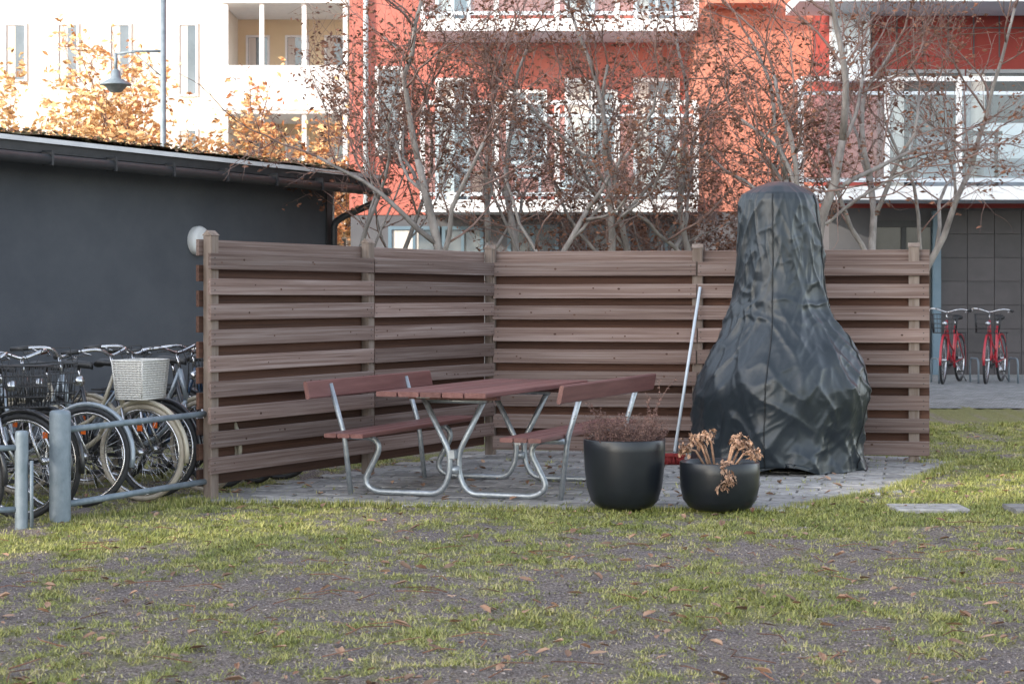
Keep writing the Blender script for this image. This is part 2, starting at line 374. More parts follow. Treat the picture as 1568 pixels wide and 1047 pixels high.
# ---------------------------------------------------------------- fences
def fence(length,ztop,pitch,bh,loc,ang,over0,over1):
    mb=MB();pt=.036;bt=.024
    mids=[0,length/2,length]
    for x in mids:
        mb.box(x-.045,x+.045,-pt,pt,-.05,1.83,'woodpost',bev=.006)
        mb.add([(x-.05,-pt-.005,1.832),(x+.05,-pt-.005,1.832),(x+.05,pt+.005,1.832),(x-.05,pt+.005,1.832),(x-.05,0,1.868),(x+.05,0,1.868)],[(0,1,5,4),(2,3,4,5),(1,2,5),(3,0,4),(3,2,1,0)],'woodpost')
    for seg in range(2):
        a=mids[seg]+(.003 if seg else -over0); b=mids[seg+1]+(over1 if seg else -.003)
        for i in range(9):
            z1=ztop-i*pitch+random.uniform(-.004,.004); t=random.uniform(-.004,.004)
            mb.box(a+random.uniform(0,.008),b-random.uniform(0,.008),-pt-bt-.002,-pt-.002,z1-bh,z1,'wood',R=Matrix.Rotation(t*.6,3,'Y'),c=((a+b)/2,0,z1),bev=.003)
            for xx in (a+.05 if seg==0 else a+.03,b-.05):
                for zz in (z1-bh*.3,z1-bh*.7):
                    mb.box(xx-.004,xx+.004,-pt-bt-.004,-pt-bt-.001,zz-.004,zz+.004,'bplastic')
            for _ in range(random.randint(2,5)):
                xx=random.uniform(a+.1,b-.1);zz=z1-bh*random.uniform(.25,.75);w_=random.uniform(.006,.013)
                mb.add([(xx+w_*math.cos(q*math.pi/4),-pt-bt-.0035,zz+.7*w_*math.sin(q*math.pi/4)) for q in range(8)],[tuple(range(8))],'woodback')
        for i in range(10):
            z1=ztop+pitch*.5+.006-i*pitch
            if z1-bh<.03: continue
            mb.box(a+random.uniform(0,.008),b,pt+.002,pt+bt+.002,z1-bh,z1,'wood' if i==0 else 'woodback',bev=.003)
    return mb.obj('wooden_fence',loc=loc,rz=ang)
fence(lenL,1.71,.177,.113,(NL.x,NL.y,0),angL,.09,-.05)
fence(lenR,1.71,.1905,.122,(CN.x,CN.y,0),angR,-.03,.13)

# ---------------------------------------------------------------- shed
sh=empty('bike_shed',(-2.19,23.8,0),angL)
mb=MB()
mb.box(-22,0,0,6,-.2,2.74,'stucco'); mb.obj('walls',sh)
mb=MB()
R=Matrix.Rotation(math.radians(3),3,'X')
mb.box(-22.5,.42,-.45,6.5,2.76,2.90,'fascia',R=R,c=(0,-.45,2.76))
mb.box(-22.5,.44,-.490,-.452,2.848,2.892,'offwhite')
mb.box(.422,.44,-.45,6.5,2.86,2.9,'offwhite',R=R,c=(0,-.45,2.76))
mb.tube([(-22.5,-.51,2.705),(.48,-.51,2.69)],.052,'fascia',12)
for i in range(24): mb.box(-22+i*.95,-21.97+i*.95,-.565,-.45,2.64,2.78,'fascia')
mb.obj('roof',sh)
mb=MB()
mb.tube(smoothpath([(.2,-.51,2.69),(.2,-.51,2.56),(.05,-.12,2.38),(-.06,-.07,2.3),(-.06,-.07,0)],.06),.042,'fascia',10)
mb.obj('downspout',sh)
mb=MB();vs=[];fs=[];nxx=150;nyy=22
for j in range(nyy):
    for i in range(nxx):
        x=-22.4+22.75*i/(nxx-1);y=-.40+6.8*j/(nyy-1)
        z=2.912+math.tan(math.radians(3))*(y+.45)+.045*max(0,noise.noise(Vector((x*2.2,y*3,4)))+.25)+random.uniform(0,.012)
        vs.append((x,y,z))
for j in range(nyy-1):
    for i in range(nxx-1): fs.append((j*nxx+i,j*nxx+i+1,(j+1)*nxx+i+1,(j+1)*nxx+i))
mb.add(vs,fs,'moss',True)
mb.obj('green_roof',sh)
mb=MB()
for i in range(5200):
    x=random.uniform(-9,.35);y=random.uniform(-.42,1.2);z=2.91+.052*(y+.45)
    leaf(mb,(x,y,z+random.uniform(.01,.06+.06*max(0,noise.noise(Vector((x*1.5,0,3)))))),random.uniform(.012,.035),random.choice(['leaff','leafb','moss','moss']),flat=False)
mb.obj('roof_litter',sh)
mb=MB()
Rm=Matrix.Rotation(math.radians(90),3,'X')
mb.lathe([(0.0,.10),(.10,.098),(.145,.085),(.16,.055),(.155,.0)],(-2.79,0,2.02),'white',32,Rm)
mb.obj('wall_lamp',sh)
mb=MB()
mb.box(-.14,-.02,-.02,-.003,0,2.72,'fascia');mb.box(.003,.03,-.02,.10,0,2.72,'offwhite')
mb.obj('corner_trim',sh)
mb=MB();mb.box(-9.2,-6.6,2.2,4.2,3.0,3.42,'offwhite');mb.box(-9.3,-6.5,2.1,4.3,3.42,3.5,'fascia');mb.obj('roof_hatch',sh)

# ---------------------------------------------------------------- picnic table
th=math.radians(-20)
pt=empty('picnic_table',(-.17,14.30,.012),th)
mb=MB();HL=1.12
for i in range(5):
    x0=-.40+i*.162; mb.box(x0,x0+.152,-HL,HL,.715,.75,'redplank',bev=.006)
mb.box(-.33,.33,-.72,-.64,.68,.714,'redplank');mb.box(-.33,.33,.64,.72,.68,.714,'redplank')
mb.obj('table_top',pt)
for sg in(-1,1):
    mb=MB()
    for i in range(3):
        xa=.50+i*.10;x0,x1=sorted((sg*xa,sg*(xa+.092)));mb.box(x0,x1,-HL,HL,.425,.455,'redplank',bev=.006)
    mb.obj('seat_'+('a' if sg<0 else 'b'),pt)
    mb=MB()
    xa=.91;x0,x1=sorted((sg*xa,sg*(xa+.03)))
    mb.box(x0,x1,-HL,HL,.685,.81,'redplank',R=Matrix.Rotation(sg*.2,3,'Y'),c=(sg*.925,0,.74),bev=.008)
    mb.obj('backrest_'+('a' if sg<0 else 'b'),pt)
mb=MB();r=.021
for y in(-.68,.68):
    for sg in(-1,1):
        yo=y+sg*.024
        mb.tube(smoothpath([(sg*.22,yo,.69),(sg*.02,yo,.30),(sg*.03,yo,.13),(sg*.10,yo,.022),(sg*.60,yo,.022),(sg*.68,yo,.09),(sg*.55,yo,.33),(sg*.60,yo,.405),(sg*.80,yo,.405)],.07),r,'galv',10)
        mb.tube(smoothpath([(sg*.76,yo+sg*.045,.0),(sg*.81,yo+sg*.045,.42),(sg*.92,yo+sg*.045,.78)],.06),.019,'galv',10)
        mb.box(sg*.22-.05,sg*.22+.05,yo-.02,yo+.02,.688,.70,'galv')
    mb.tube([(-.035,y,.19),(.035,y,.19)],.03,'galv',8)
    mb.box(-.02,.02,y-.05,y+.05,.27,.33,'galv')
    mb.tube([(-.24,y,.67),(.24,y,.67)],.016,'galv',8)
mb.obj('steel_frame',pt)

# ---------------------------------------------------------------- covered barbecue
prof=[(2.335,.02,0),(2.325,.09,.015),(2.29,.18,.0),(2.23,.275,-.0),(2.18,.292,.0),(2.0,.305,.005),(1.75,.325,.01),(1.5,.34,.01),(1.35,.355,.015),(1.22,.41,.02),(1.10,.49,.03),(.95,.585,.02),(.80,.655,.015),(.68,.69,.01),(.56,.69,.01),(.42,.655,0),(.25,.64,0),(.12,.645,.0),(.02,.66,.0)]
prof=prof[::-1]
def pf0(z):
    z=max(prof[0][0],min(prof[-1][0],z))
    for i in range(len(prof)-1):
        a,b=prof[i],prof[i+1]
        if a[0]<=z<=b[0]:
            t=(z-a[0])/(b[0]-a[0]); return a[1]+(b[1]-a[1])*t,a[2]+(b[2]-a[2])*t
    return prof[-1][1],prof[-1][2]
def pf(z):
    if z>2.05: return pf0(z)
    s=[pf0(z+k*.03) for k in range(-4,5)]
    w=sm((2.05-z)/.2)
    a=(sum(q[0] for q in s)/9,sum(q[1] for q in s)/9);b=pf0(z)
    return a[0]*w+b[0]*(1-w),a[1]*w+b[1]*(1-w)
rot=math.radians(35)
def rg(v,s=3.2):
    return max(0,1-abs(v)*s)**1.3
PC={}
def coverpt(a,z):
    if z not in PC: PC[z]=pf(z)
    r,cx=PC[z]
    n=3.2
    aa=a-rot
    se=(abs(math.cos(aa))**n+abs(math.sin(aa))**n)**(-1/n)
    rad=r*(.90*se)
    x=math.cos(a)*rad;y=math.sin(a)*rad
    low=sm((1.45-z)/.4)
    q=.75
    X,Y_=math.cos(a)*q,math.sin(a)*q
    f1=rg(noise.noise(Vector((X*2.2+z*.6,Y_*2.2,z*.8+1))),2.4)
    f2=rg(noise.noise(Vector((X*2.4-z*1.2,Y_*2.4+z*.6,z*.9+5))),2.6)
    f3=rg(noise.noise(Vector((X*3.6-z*2.4,Y_*3.6+z,z*1.6+9))),3.4)
    f3b=rg(noise.noise(Vector((X*3.8+z*3.0,Y_*3.8+z,z*1.7+19))),3.6)
    f5=rg(noise.noise(Vector((x*9-z*4,y*9,z*6+2))),4)
    sag=noise.noise(Vector((x*1.5,y*1.5,z*1.6+30)))
    dent=max(0,noise.noise(Vector((x*2.4+8,y*2.4,z*3+3))))
    d=low*(.024*f1+.022*f2+.016*f3+.018*f3b+.006*f5+.05*sag-.05*dent)+(1-low)*(.012*f1+.012*f2+.010*f3+.010*f3b+.004*f5)
    g=noise.noise(Vector((X*2,Y_*2,z*6+3)))
    d+=.014*rg(g,3)*sm(1-abs(z-1.33)/.28)
    if z>2.15: d*=max(.2,1-(z-2.15)*6)
    vf=math.sin(a*8+5*noise.noise(Vector((X,Y_,z*.5)))+z*.8)
    d+=.026*vf*sm((.55-z)/.5)
    k=1+d/max(rad,.05)
    zz=z+ (.03*math.sin(a*3+.5)+.02*math.sin(a*7) if z<.05 else 0)
    return Vector((x*k+cx,y*k,max(zz,.004)))
mb=MB();na=280;zs=[.02+2.315*i/240 for i in range(241)]
vs=[coverpt(2*math.pi*j/na,z) for z in zs for j in range(na)]
fs=[(i*na+j,i*na+(j+1)%na,(i+1)*na+(j+1)%na,(i+1)*na+j) for i in range(len(zs)-1) for j in range(na)]
fs.append(tuple(range((len(zs)-1)*na,len(zs)*na)))
mb.add(vs,fs,'cloth',True)
for a0 in(-1.86,-.35,2.4):
    mb.tube([coverpt(a0-.0*z,z)*1.0+Vector((math.cos(a0),math.sin(a0),0))*.003 for z in zs[3:-12]],.006,'seam',6)
mb.obj('covered_barbecue',loc=(wx(1193,15.9),15.95,.012))

# ---------------------------------------------------------------- pots
def pot(name,x,y,R_,H,low):
    e=empty(name,(x,y,.014))
    mb=MB()
    if low: pr=[(0,0),(.60*R_,0),(.78*R_,.03*H+.01),(.92*R_,.22*H),(.99*R_,.5*H),(1.0*R_,.78*H),(1.0*R_,H),(.985*R_,H+.006),(.93*R_,H+.004),(.93*R_,H*.86),(0,H*.86)]
    else: pr=[(0,0),(.55*R_,0),(.70*R_,.02*H+.006),(.82*R_,.11*H),(.92*R_,.3*H),(.97*R_,.55*H),(1.0*R_,.85*H),(1.0*R_,H),(.985*R_,H+.006),(.94*R_,H+.004),(.94*R_,H*.9),(0,H*.9)]
    mb.lathe(pr[:-1],(0,0,0),'pot',64); mb.obj('pot',e)
    mb=MB(); z0=H*.88
    mb.lathe([(.94*R_,z0),(.6*R_,z0+.015),(0,z0+.02)],(0,0,0),'soil',32); mb.obj('soil',e)
    return e,z0
e,z0=pot('potted_heather',wx(956,12.95),12.95,.27,.45,False)
mb=MB()
def sprig(mb,p,d,l,k,n=5,r=.0016,bl=.011):
    pts=[Vector(p)]
    for i in range(n):
        d=(d+Vector((random.gauss(0,.12),random.gauss(0,.12),random.gauss(0,.06)))).normalized(); pts.append(pts[-1]+d*l/n)
    mb.tube(pts,[r*(1-.6*i/n) for i in range(len(pts))],k,4)
    for i in range(1,len(pts)):
        for _ in range(4):
            c=pts[i]+Vector([random.uniform(-.012,.012) for _ in range(3)]); tleaf(mb,c,bl*random.uniform(.5,1.1),k)
for i in range(330):
    a=random.uniform(0,6.28);rr=.24*math.sqrt(random.random());
    d=Vector((math.cos(a)*rr*1.6,math.sin(a)*rr*1.6,1)).normalized()
    sprig(mb,(math.cos(a)*rr,math.sin(a)*rr,z0),d,random.uniform(.10,.23),'heather',bl=.009)
for (x,y,l,dx) in((.14,.02,.52,.06),(.18,-.03,.42,-.02),(-.02,.05,.38,-.25),(-.10,0,.34,.05),(.10,.08,.34,.1),(-.16,-.02,.28,-.1),(.16,.05,.47,.0)):
    sprig(mb,(x,y,z0),Vector((dx,0,1)).normalized(),l,'heather',12,.004,.013)
mb.obj('heather',e)
e,z0=pot('potted_dry_plant',wx(1102,12.85),12.85,.262,.31,True)
mb=MB()
def ribbon(mb,p,d,l,w,k):
    n=7;pts=[Vector(p)];d=Vector(d).normalized()
    side=d.cross(Vector((0,0,1)))
    if side.length<.1: side=Vector((1,0,0))
    side.normalize();bend=Vector((random.gauss(0,.15),random.gauss(0,.15),-random.uniform(.1,.5)))
    vs=[];fs=[]
    for i in range(n+1):
        t=i/n;ww=w*math.sin(math.pi*(.12+.86*t))*(1+.5*random.uniform(-1,1)*.6)
        q=pts[-1];cr=random.uniform(-.01,.01)
        vs+= [q-side*ww,q+Vector((0,0,ww*.5+cr)),q+side*ww]
        d=(d+bend).normalized();pts.append(q+d*l/n)
        side=(side+Vector((random.gauss(0,.35),random.gauss(0,.35),random.gauss(0,.35)))).normalized()
    for i in range(n):
        for j in range(2): fs.append((i*3+j,i*3+j+1,(i+1)*3+j+1,(i+1)*3+j))
    mb.add(vs,fs,k,True)
for (cx,cy,h) in((-.17,.02,.19),(-.23,-.06,.13),(.13,0,.15),(.19,.06,.15),(.0,-.25,.03),(.03,-.26,-.03),(-.13,.08,.17),(.01,-.27,-.08),(-.08,-.02,.22),(.12,.03,.19),(.22,-.05,.09)):
    base=Vector((cx*.4,cy*.4,z0));top=Vector((cx,cy,z0+h))
    mb.tube([base,(base+top)/2+Vector((0,0,.05)),top],.008,'dry',6)
    for i in range(34):
        a=random.uniform(0,6.28);o_=Vector([random.gauss(0,.020) for _ in range(3)])
        ribbon(mb,top+o_,(math.cos(a),math.sin(a),random.uniform(-.5,1.0)),random.uniform(.03,.06),random.uniform(.007,.015),'dry')
mb.obj('dry_foliage',e)

# ---------------------------------------------------------------- broom
mb=MB()
bx,by=wx(1033,16.35),16.35
tx,ty,tz=wx(1072,16.95),16.95,wz(440,16.95)
mb.tube([(bx,by,.12),(tx,ty,tz)],.0135,'bwhite',10)
mb.tube([(bx,by,.07),(bx+(tx-bx)*.08,by+(ty-by)*.08,.20)],.019,'galvd',8)
mb.box(bx-.09,bx+.09,by-.035,by+.035,.075,.105,'redb',bev=.006)
for i in range(200):
    x=bx+random.uniform(-.085,.085);y=by+random.uniform(-.03,.03)
    mb.tube([(x,y,.078),(x+random.uniform(-.012,.012),y-.01,.014)],.0035,'redb',4)
mb.obj('broom')

# ---------------------------------------------------------------- bike railing
rl=empty('bike_railing')
mb=MB()
def bollard(px,Y,r,h):
    x=wx(px,Y); mb.lathe([(r,-.05),(r,h-.03),(r*.96,h-.008),(r*.8,h),(0,h+.004)],(x,Y,0),'galvd',28)
bollard(92,12.2,.066,.70); bollard(33,11.8,.040,.60)
mb.obj('bollards',rl)
mb=MB()
A0=Vector((wx(92,12.2),12.2));D=Vector((.447,.894))
def rl_(z,t): p=A0+D*t; return (p.x,p.y,z)
mb.tube([rl_(.575,0),rl_(.60,1.62)],.021,'galvd',10)
mb.tube([rl_(.11,0),rl_(.13,1.62)],.021,'galvd',10)
B0=Vector((wx(33,11.8),11.8))
for z in(.50,.13):
    mb.tube([(B0.x,B0.y,z),(B0.x-.6,B0.y-.3,z)],.018,'galvd',8)
mb.tube([(B0.x+.06,B0.y,.0),(B0.x+.06,B0.y,.42)],.012,'galvd',8)
mb.obj('rails',rl)

# ---------------------------------------------------------------- bicycles
def bicycle(x,y,hd,frame='bframe_black',tyre='rubber',saddle='bplastic',basket=None,steer=0.0,lean=0.0,z=0.0,grip='bplastic',step=True):
    mb=MB();r=.335;FX,RX=.55,-.50;ay=Vector((0,1,0))
    def rotf(p):
        p=Vector(p);c=Vector((.34,0,.9));ax=Vector((-.32,0,1)).normalized()
        return c+Matrix.Rotation(steer,3,ax)@(p-c)
    sy=(Matrix.Rotation(steer,3,Vector((-.32,0,1)).normalized())@ay)
    for cx,isf in((FX,True),(RX,False)):
        c=rotf((cx,0,r)) if isf else Vector((cx,0,r));ax=sy if isf else ay
        mb.ring(c,ax,r-.018,.019,tyre,40,8)
        mb.ring(c,ax,r-.042,.011,'chrome',36,6)
        mb.tube([c-ax*.045,c+ax*.045],.022,'chrome',10)
        u=Vector((0,0,1)).cross(ax).normalized();w=ax.cross(u)
        for i in range(28):
            a=2*math.pi*i/28;e=c+(u*math.cos(a)+w*math.sin(a))*(r-.045);s_=c+ax*(.025 if i%2 else -.025)+(u*math.cos(a+.5)+w*math.sin(a+.5))*.02
            mb.tube([s_,e],.0016,'chrome',3)
        mb.ring(c,ax,r+.018,.018,frame if tyre=='rubber' else 'bframe_cream',18,6,math.radians(-20 if not isf else 20),math.radians(200 if not isf else 190))
        mb.box(c.x-.02,c.x+.02,c.y-.028,c.y-.024,c.z+.15,c.z+.19,'orefl')
    BB=(-.06,0,.29);ST=(-.22,0,.80);HT=(.33,0,.88);HB=(.40,0,.66)
    def t(a,b_,rr=.016,k=frame): mb.tube([a,b_],rr,k,8)
    t(BB,ST,.016);t(ST,(-.245,0,.90),.012,'chrome')
    if step:
        mb.tube(smoothpath([HB,(.18,0,.40),BB],.12),.018,frame,8);mb.tube(smoothpath([HT,(.20,0,.58),(-.12,0,.44)],.12),.014,frame,8)
    else: t(HB,BB,.018);t(HT,(-.21,0,.78),.015)
    t(HB,HT,.02)
    for s_ in(-1,1):
        mb.tube([(-.06,s_*.03,.29),(RX,s_*.055,r)],.009,frame,6);mb.tube([(-.20,s_*.02,.74),(RX,s_*.055,r)],.008,frame,6)
        mb.tube([rotf((.405,s_*.03,.64)),rotf((.45,s_*.05,.5)),rotf((FX,s_*.055,r))],.011,'chrome' if frame!='bframe_red' else frame,6)
        mb.tube([(-.22,s_*.06,.70),(-.72,s_*.06,.70)],.006,'bplastic',6);mb.tube([(RX,s_*.06,r),(-.60,s_*.06,.70)],.005,'bplastic',6)
    for i in range(5): mb.tube([(-.30-.1*i,-.06,.70),(-.30-.1*i,.06,.70)],.005,'bplastic',5)
    mb.tube([rotf(HT),rotf((.30,0,1.0))],.012,'chrome',8)
    hb=[(.12,-.29,1.02),(.22,-.27,1.035),(.33,-.17,1.05),(.31,-.03,1.0),(.31,.03,1.0),(.33,.17,1.05),(.22,.27,1.035),(.12,.29,1.02)]
    hb=smoothpath(hb,.07,4);mb.tube([rotf(p) for p in hb],.012,'chrome',8)
    for s_ in(-1,1):
        mb.tube([rotf((.10,s_*.295,1.018)),rotf((.22,s_*.272,1.035))],.017,grip,8)
        mb.tube([rotf((.24,s_*.26,1.03)),rotf((.30,s_*.24,1.01)),rotf((.20,s_*.29,1.0))],.005,'chrome',5)
        mb.tube([rotf((.28,s_*.2,1.04)),rotf((.42,s_*.08,1.06)),rotf((.42,0,.92)),rotf((.40,0,.7))],.0035,'bplastic',5)
    vs=[];prof_=[(-.13,.075,.93),(-.10,.085,.945),(-.03,.07,.94),(.05,.035,.935),(.13,.02,.93),(.15,.008,.925)]
    n=10
    for (xx,w_,zz) in prof_:
        for j in range(n):
            a=2*math.pi*j/n; vs.append((xx-.25,math.cos(a)*w_,zz-.02+math.sin(a)*(.03 if math.sin(a)>0 else .025)))
    fs=[(i*n+j,i*n+(j+1)%n,(i+1)*n+(j+1)%n,(i+1)*n+j) for i in range(len(prof_)-1) for j in range(n)]+[tuple(range(n-1,-1,-1)),tuple(range((len(prof_)-1)*n,len(prof_)*n))]
    mb.add(vs,fs,saddle,True)
    mb.ring((-.06,-.05,.29),(0,1,0),.085,.008,'bplastic',24,6)
    mb.box(-.52,.02,-.062,-.045,.31,.38,'bplastic');mb.box(-.50,0,-.062,-.045,.235,.262,'bplastic')
    for s_ in(-1,1):
        e=(-.06+s_*.12,s_*.09,.29-s_*.12);mb.tube([(-.06,s_*.075,.29),e],.009,'chrome',6)
        mb.box(e[0]-.045,e[0]+.045,min(s_*.10,s_*.18),max(s_*.10,s_*.18),e[2]-.012,e[2]+.012,'bplastic')
    mb.tube([(-.12,.03,.28),(-.20,.16,.02)],.009,'chrome',6)
    mb.lathe([(0,0),(.03,.0),(.035,.05),(.0,.055)],rotf((.44,0,.84)),'chrome',16,Matrix.Rotation(math.radians(90),3,'Y'))
    if basket:
        k,wire=basket
        def bp_(u,v,zz):
            f=.85+.15*(zz-.72)/.26
            return rotf((.54+v*.12*f,u*.175*f,zz))
        corners=[(-1,-1),(1,-1),(1,1),(-1,1)]
        def per(zz,n=8):
            out=[]
            for a in range(4):
                p,q=corners[a],corners[(a+1)%4]
                for i in range(n):
                    tt=i/n;out.append(bp_(p[0]+(q[0]-p[0])*tt,p[1]+(q[1]-p[1])*tt,zz))
            return out
        nr=5 if wire else 17
        for i in range(nr):
            zz=.71+.26*i/(nr-1);mb.tube(per(zz),.0035 if wire and 0<i<nr-1 else (.005 if wire else .0085),k,5,True)
        lo,hi=per(.71),per(.97)
        for a,b_ in zip(lo,hi): mb.tube([a,b_],.0025 if wire else .007,k,4)
        for i in range(7): mb.tube([bp_(-1,-1+i/3,.71),bp_(1,-1+i/3,.71)],.003 if wire else .01,k,4)
        if not wire:
            lo_,hi_=per(.712),per(.965);nn=len(lo_);cc=sum(lo_,Vector())/nn
            mb.add([cc+(p-cc)*.96 for p in lo_]+[cc+(p-cc)*.96 for p in hi_],[(i,(i+1)%nn,nn+(i+1)%nn,nn+i) for i in range(nn)],k)
    o=mb.obj('bicycle',loc=(x,y,z),rz=math.atan2(hd[1],hd[0]));o.rotation_euler[0]=lean
    return o
H=Vector((.87,-.49)).normalized()
bl=[(-.40,'bframe_black','rubber','bplastic',('bplastic',True),-.25,0),(.02,'bframe_black','rubber','bplastic',('bplastic',True),.2,-.05),
    (.42,'bframe_black','rubber','brown',('bplastic',True),-.15,.08),(.80,'bframe_grey','rubber','bplastic',None,.25,0.1),(1.22,'bframe_cream','cream_t','bplastic',('wicker',False),.05,-.03),(1.58,'bframe_black','rubber','bplastic',None,.2,.05),(1.92,'bframe_grey','cream_t','bplastic',None,-.2,-.05),
    (2.3,'bframe_blue','rubber','bplastic',('bplastic',True),.15,0),(2.7,'bframe_black','rubber','bplastic',None,-.2,0),(3.1,'bframe_black','rubber','bplastic',None,.2,0)]
for (t_,fr_,ty_,sa_,ba_,st_,of_) in bl:
    p=A0+D*t_-H*(.55+.38+of_)
    hd=Matrix.Rotation(random.uniform(-.12,.12),2)@H
    bicycle(p.x,p.y,hd,fr_,ty_,sa_,ba_,steer=st_,lean=random.uniform(-.04,.05),grip='brown' if sa_=='brown' else 'bplastic')
for px in(1462,1528):
    Y=27.2
    bicycle(wx(px+8,Y),Y+.5,(-.42,-.9),'bframe_red','rubber','bplastic',('bplastic',True),steer=.1,z=zg(27.5),step=True)
mb=MB()
for i in range(6):
    x=7.0-1.6+i*.55;mb.tube(smoothpath([(x,27.3,.2),(x,27.3,.55),(x,27.8,.55),(x,27.8,.2)],.1),.014,'galvd',8)
mb.obj('bike_rack')

# ---------------------------------------------------------------- trees
def tree(name,base,stems,seed,leafk='leafb',leafn=1.0,leafs=.031,maxd=4,twk='twig',barkk='bark',spread=.6,dense=0,zmin=2.0):
    rnd=random.Random(seed); mb=MB(); tips=[]
    def grow(p,d,l,r,dep):
        n=7 if dep==0 else (6 if dep==1 else (5 if dep==2 else 3)); pts=[p];rs=[r];dd=d.copy()
        for i in range(n):
            w=(.12,.18,.21,.23,.25)[min(dep,4)]
            dd=(dd+Vector((rnd.gauss(0,w),rnd.gauss(0,w),rnd.gauss(0,w*.8)+ (.08 if pts[-1].z<zmin+.4 and dep>0 else .03)))).normalized()
            pts.append(pts[-1]+dd*l/n);rs.append(r*(1-(.5 if dep<maxd else .6)*(i+1)/n))
        mb.tube(pts,rs,barkk if dep<2 else twk,8 if dep==0 else (6 if dep==1 else (4 if dep<3 else 3)))
        if dep>=3:
            for q in pts[1:]: tips.append((q,dep))
        if dep>=maxd or r<.0016: return
        nb=[6,5,4,3+dense,3][min(dep,4)]
        for k in range(nb):
            t=.2+.8*(k+rnd.random())/nb; i=min(n-1,int(t*n)); q=pts[i].lerp(pts[i+1],t*n-i) if t<1 else pts[-1]
            ax=(pts[i+1]-pts[i]).normalized(); o=ax.orthogonal().normalized(); o=Matrix.Rotation(rnd.uniform(0,6.283),3,ax)@o
            nd=(ax*(1-spread*.4)+o*(spread+rnd.uniform(-.1,.45))+Vector((0,0,.08))).normalized()
            if q.z<zmin-.5: continue
            if q.z<zmin+.3 and nd.z<.15: nd.z=abs(nd.z)+.25; nd.normalize()
            grow(q,nd,l*rnd.uniform(.5,.78)*(1.05-.3*t),max(rs[i]*rnd.uniform(.45,.68),.0034),dep+1)
        grow(pts[-1],dd,l*.6,rs[-1],dep+1)
    for (dx,dy,dz,l,r) in stems: grow(Vector(base)+Vector((rnd.uniform(-.1,.1),rnd.uniform(-.1,.1),0)),Vector((dx,dy,dz)).normalized(),l,r,0)
    st=random.getstate();random.seed(seed)
    for (q,dep) in tips:
        if random.random()<.16*leafn:
            for _ in range(1 if random.random()<.6 else 3):
                tleaf(mb,q+Vector([random.gauss(0,.03) for _ in range(3)])-Vector((0,0,.03)),leafs*random.uniform(.6,1.4),leafk)
    random.setstate(st)
    return mb.obj(name)
tree('bare_tree',(wx(735,21.5),21.5,.0),[(-.32,.0,1,3.0,.075),(-.05,.1,1,2.8,.055),(.30,-.1,1,2.7,.05)],11,leafn=1.8)
tree('bare_tree',(wx(880,22.5),22.5,.0),[(-.40,.0,1,2.8,.065),(.15,.1,1,3.1,.065),(.6,0,1,2.6,.05)],12,leafn=2.0,dense=1)
tree('bare_tree',(wx(1085,23.5),23.5,.0),[(-.6,.0,1,2.8,.06),(-.1,.1,1,3.0,.06),(.25,0,1,2.7,.05)],13,leafn=2.4,dense=1)
tree('bare_tree',(wx(1265,21.8),21.8,.0),[(.05,.0,1,3.2,.085),(.42,.1,1,3.0,.07),(-.2,0,1,2.8,.06)],14,leafn=1.8,dense=-1)
tree('bare_tree',(wx(1330,24.0),24.0,.05),[(.15,.0,1,3.2,.06)],15,leafn=1.2,dense=-1)
tree('bare_tree',(wx(600,22.8),22.8,.1),[(-.25,-.2,1,2.6,.045),(-.05,.1,1,3.0,.04)],16,leafn=2.4)
tree('bare_shrub',(wx(960,24.5),24.5,.1),[(-.4,.0,1,1.6,.03),(.1,.1,1,1.8,.03),(.5,0,1,1.7,.03)],17,leafn=1.4,zmin=1.2)
tree('bare_shrub',(wx(1110,24.0),24.0,.1),[(-.5,.0,1,1.6,.03),(.0,.1,1,1.8,.03)],18,leafn=1.4,zmin=1.2)
for i,(px,Y,h) in enumerate(((110,40,3.4),(240,42,3.6),(400,41,3.0),(20,44,3.6),(500,45,3.0))):
    tree('autumn_tree',(wx(px,Y),Y,.2),[(0,0,1,h,.08),(.3,.1,1,h*.8,.06),(-.3,0,1,h*.85,.06)],30+i,'leafo',2.8,.080,4,dense=1)

# ---------------------------------------------------------------- street lamp
e=empty('street_lamp',(wx(250,33),33,.2))
mb=MB();mb.tube([(0,0,0),(0,0,7)],.05,'galvd',10);mb.tube([(0,0,5.35),(-.45,0,5.35),(-.82,0,5.30)],.022,'galvd',8)
mb.tube([(0,0,4.9),(-.5,0,5.33)],.012,'galvd',6);mb.tube([(-.80,0,5.32),(-.80,0,5.02)],.03,'galvd',8);mb.obj('pole',e)
mb=MB();mb.lathe([(.03,5.05),(.07,5.02),(.09,4.90),(.26,4.80),(.27,4.78),(.2,4.78),(.1,4.66),(.0,4.65)],(-.80,0,0),'galvd',24);mb.obj('lamp_head',e)

# ---------------------------------------------------------------- buildings
def window(mb,x0,x1,y,z0,z1,mull=1,fk='white',gk='win',cur=0):
    fw=.06
    mb.box(x0,x1,y-.012,y+.05,z0,z1,gk)
    mb.box(x0-fw,x0,y-.05,y+.03,z0-fw,z1+fw,fk);mb.box(x1,x1+fw,y-.05,y+.03,z0-fw,z1+fw,fk)
    mb.box(x0,x1,y-.05,y+.03,z1,z1+fw,fk);mb.box(x0,x1,y-.07,y+.03,z0-fw,z0,fk)
    for i in range(mull):
        xm=x0+(x1-x0)*(i+1)/(mull+1);mb.box(xm-.025,xm+.025,y-.04,y-.013,z0,z1,fk)
    if cur: mb.box(x0+.01,x0+(x1-x0)*cur,y-.016,y-.0125,z0+.02,z1-.01,'curtain')
red=empty('red_apartment_building')
mb=MB();YA=33.6
xa,xb=wx(537,YA),3.05
mb.box(xa,xb,YA,46,-.1,2.82,'dgrey');mb.box(xa-.02,xb,YA-.02,46,2.82,15,'red')
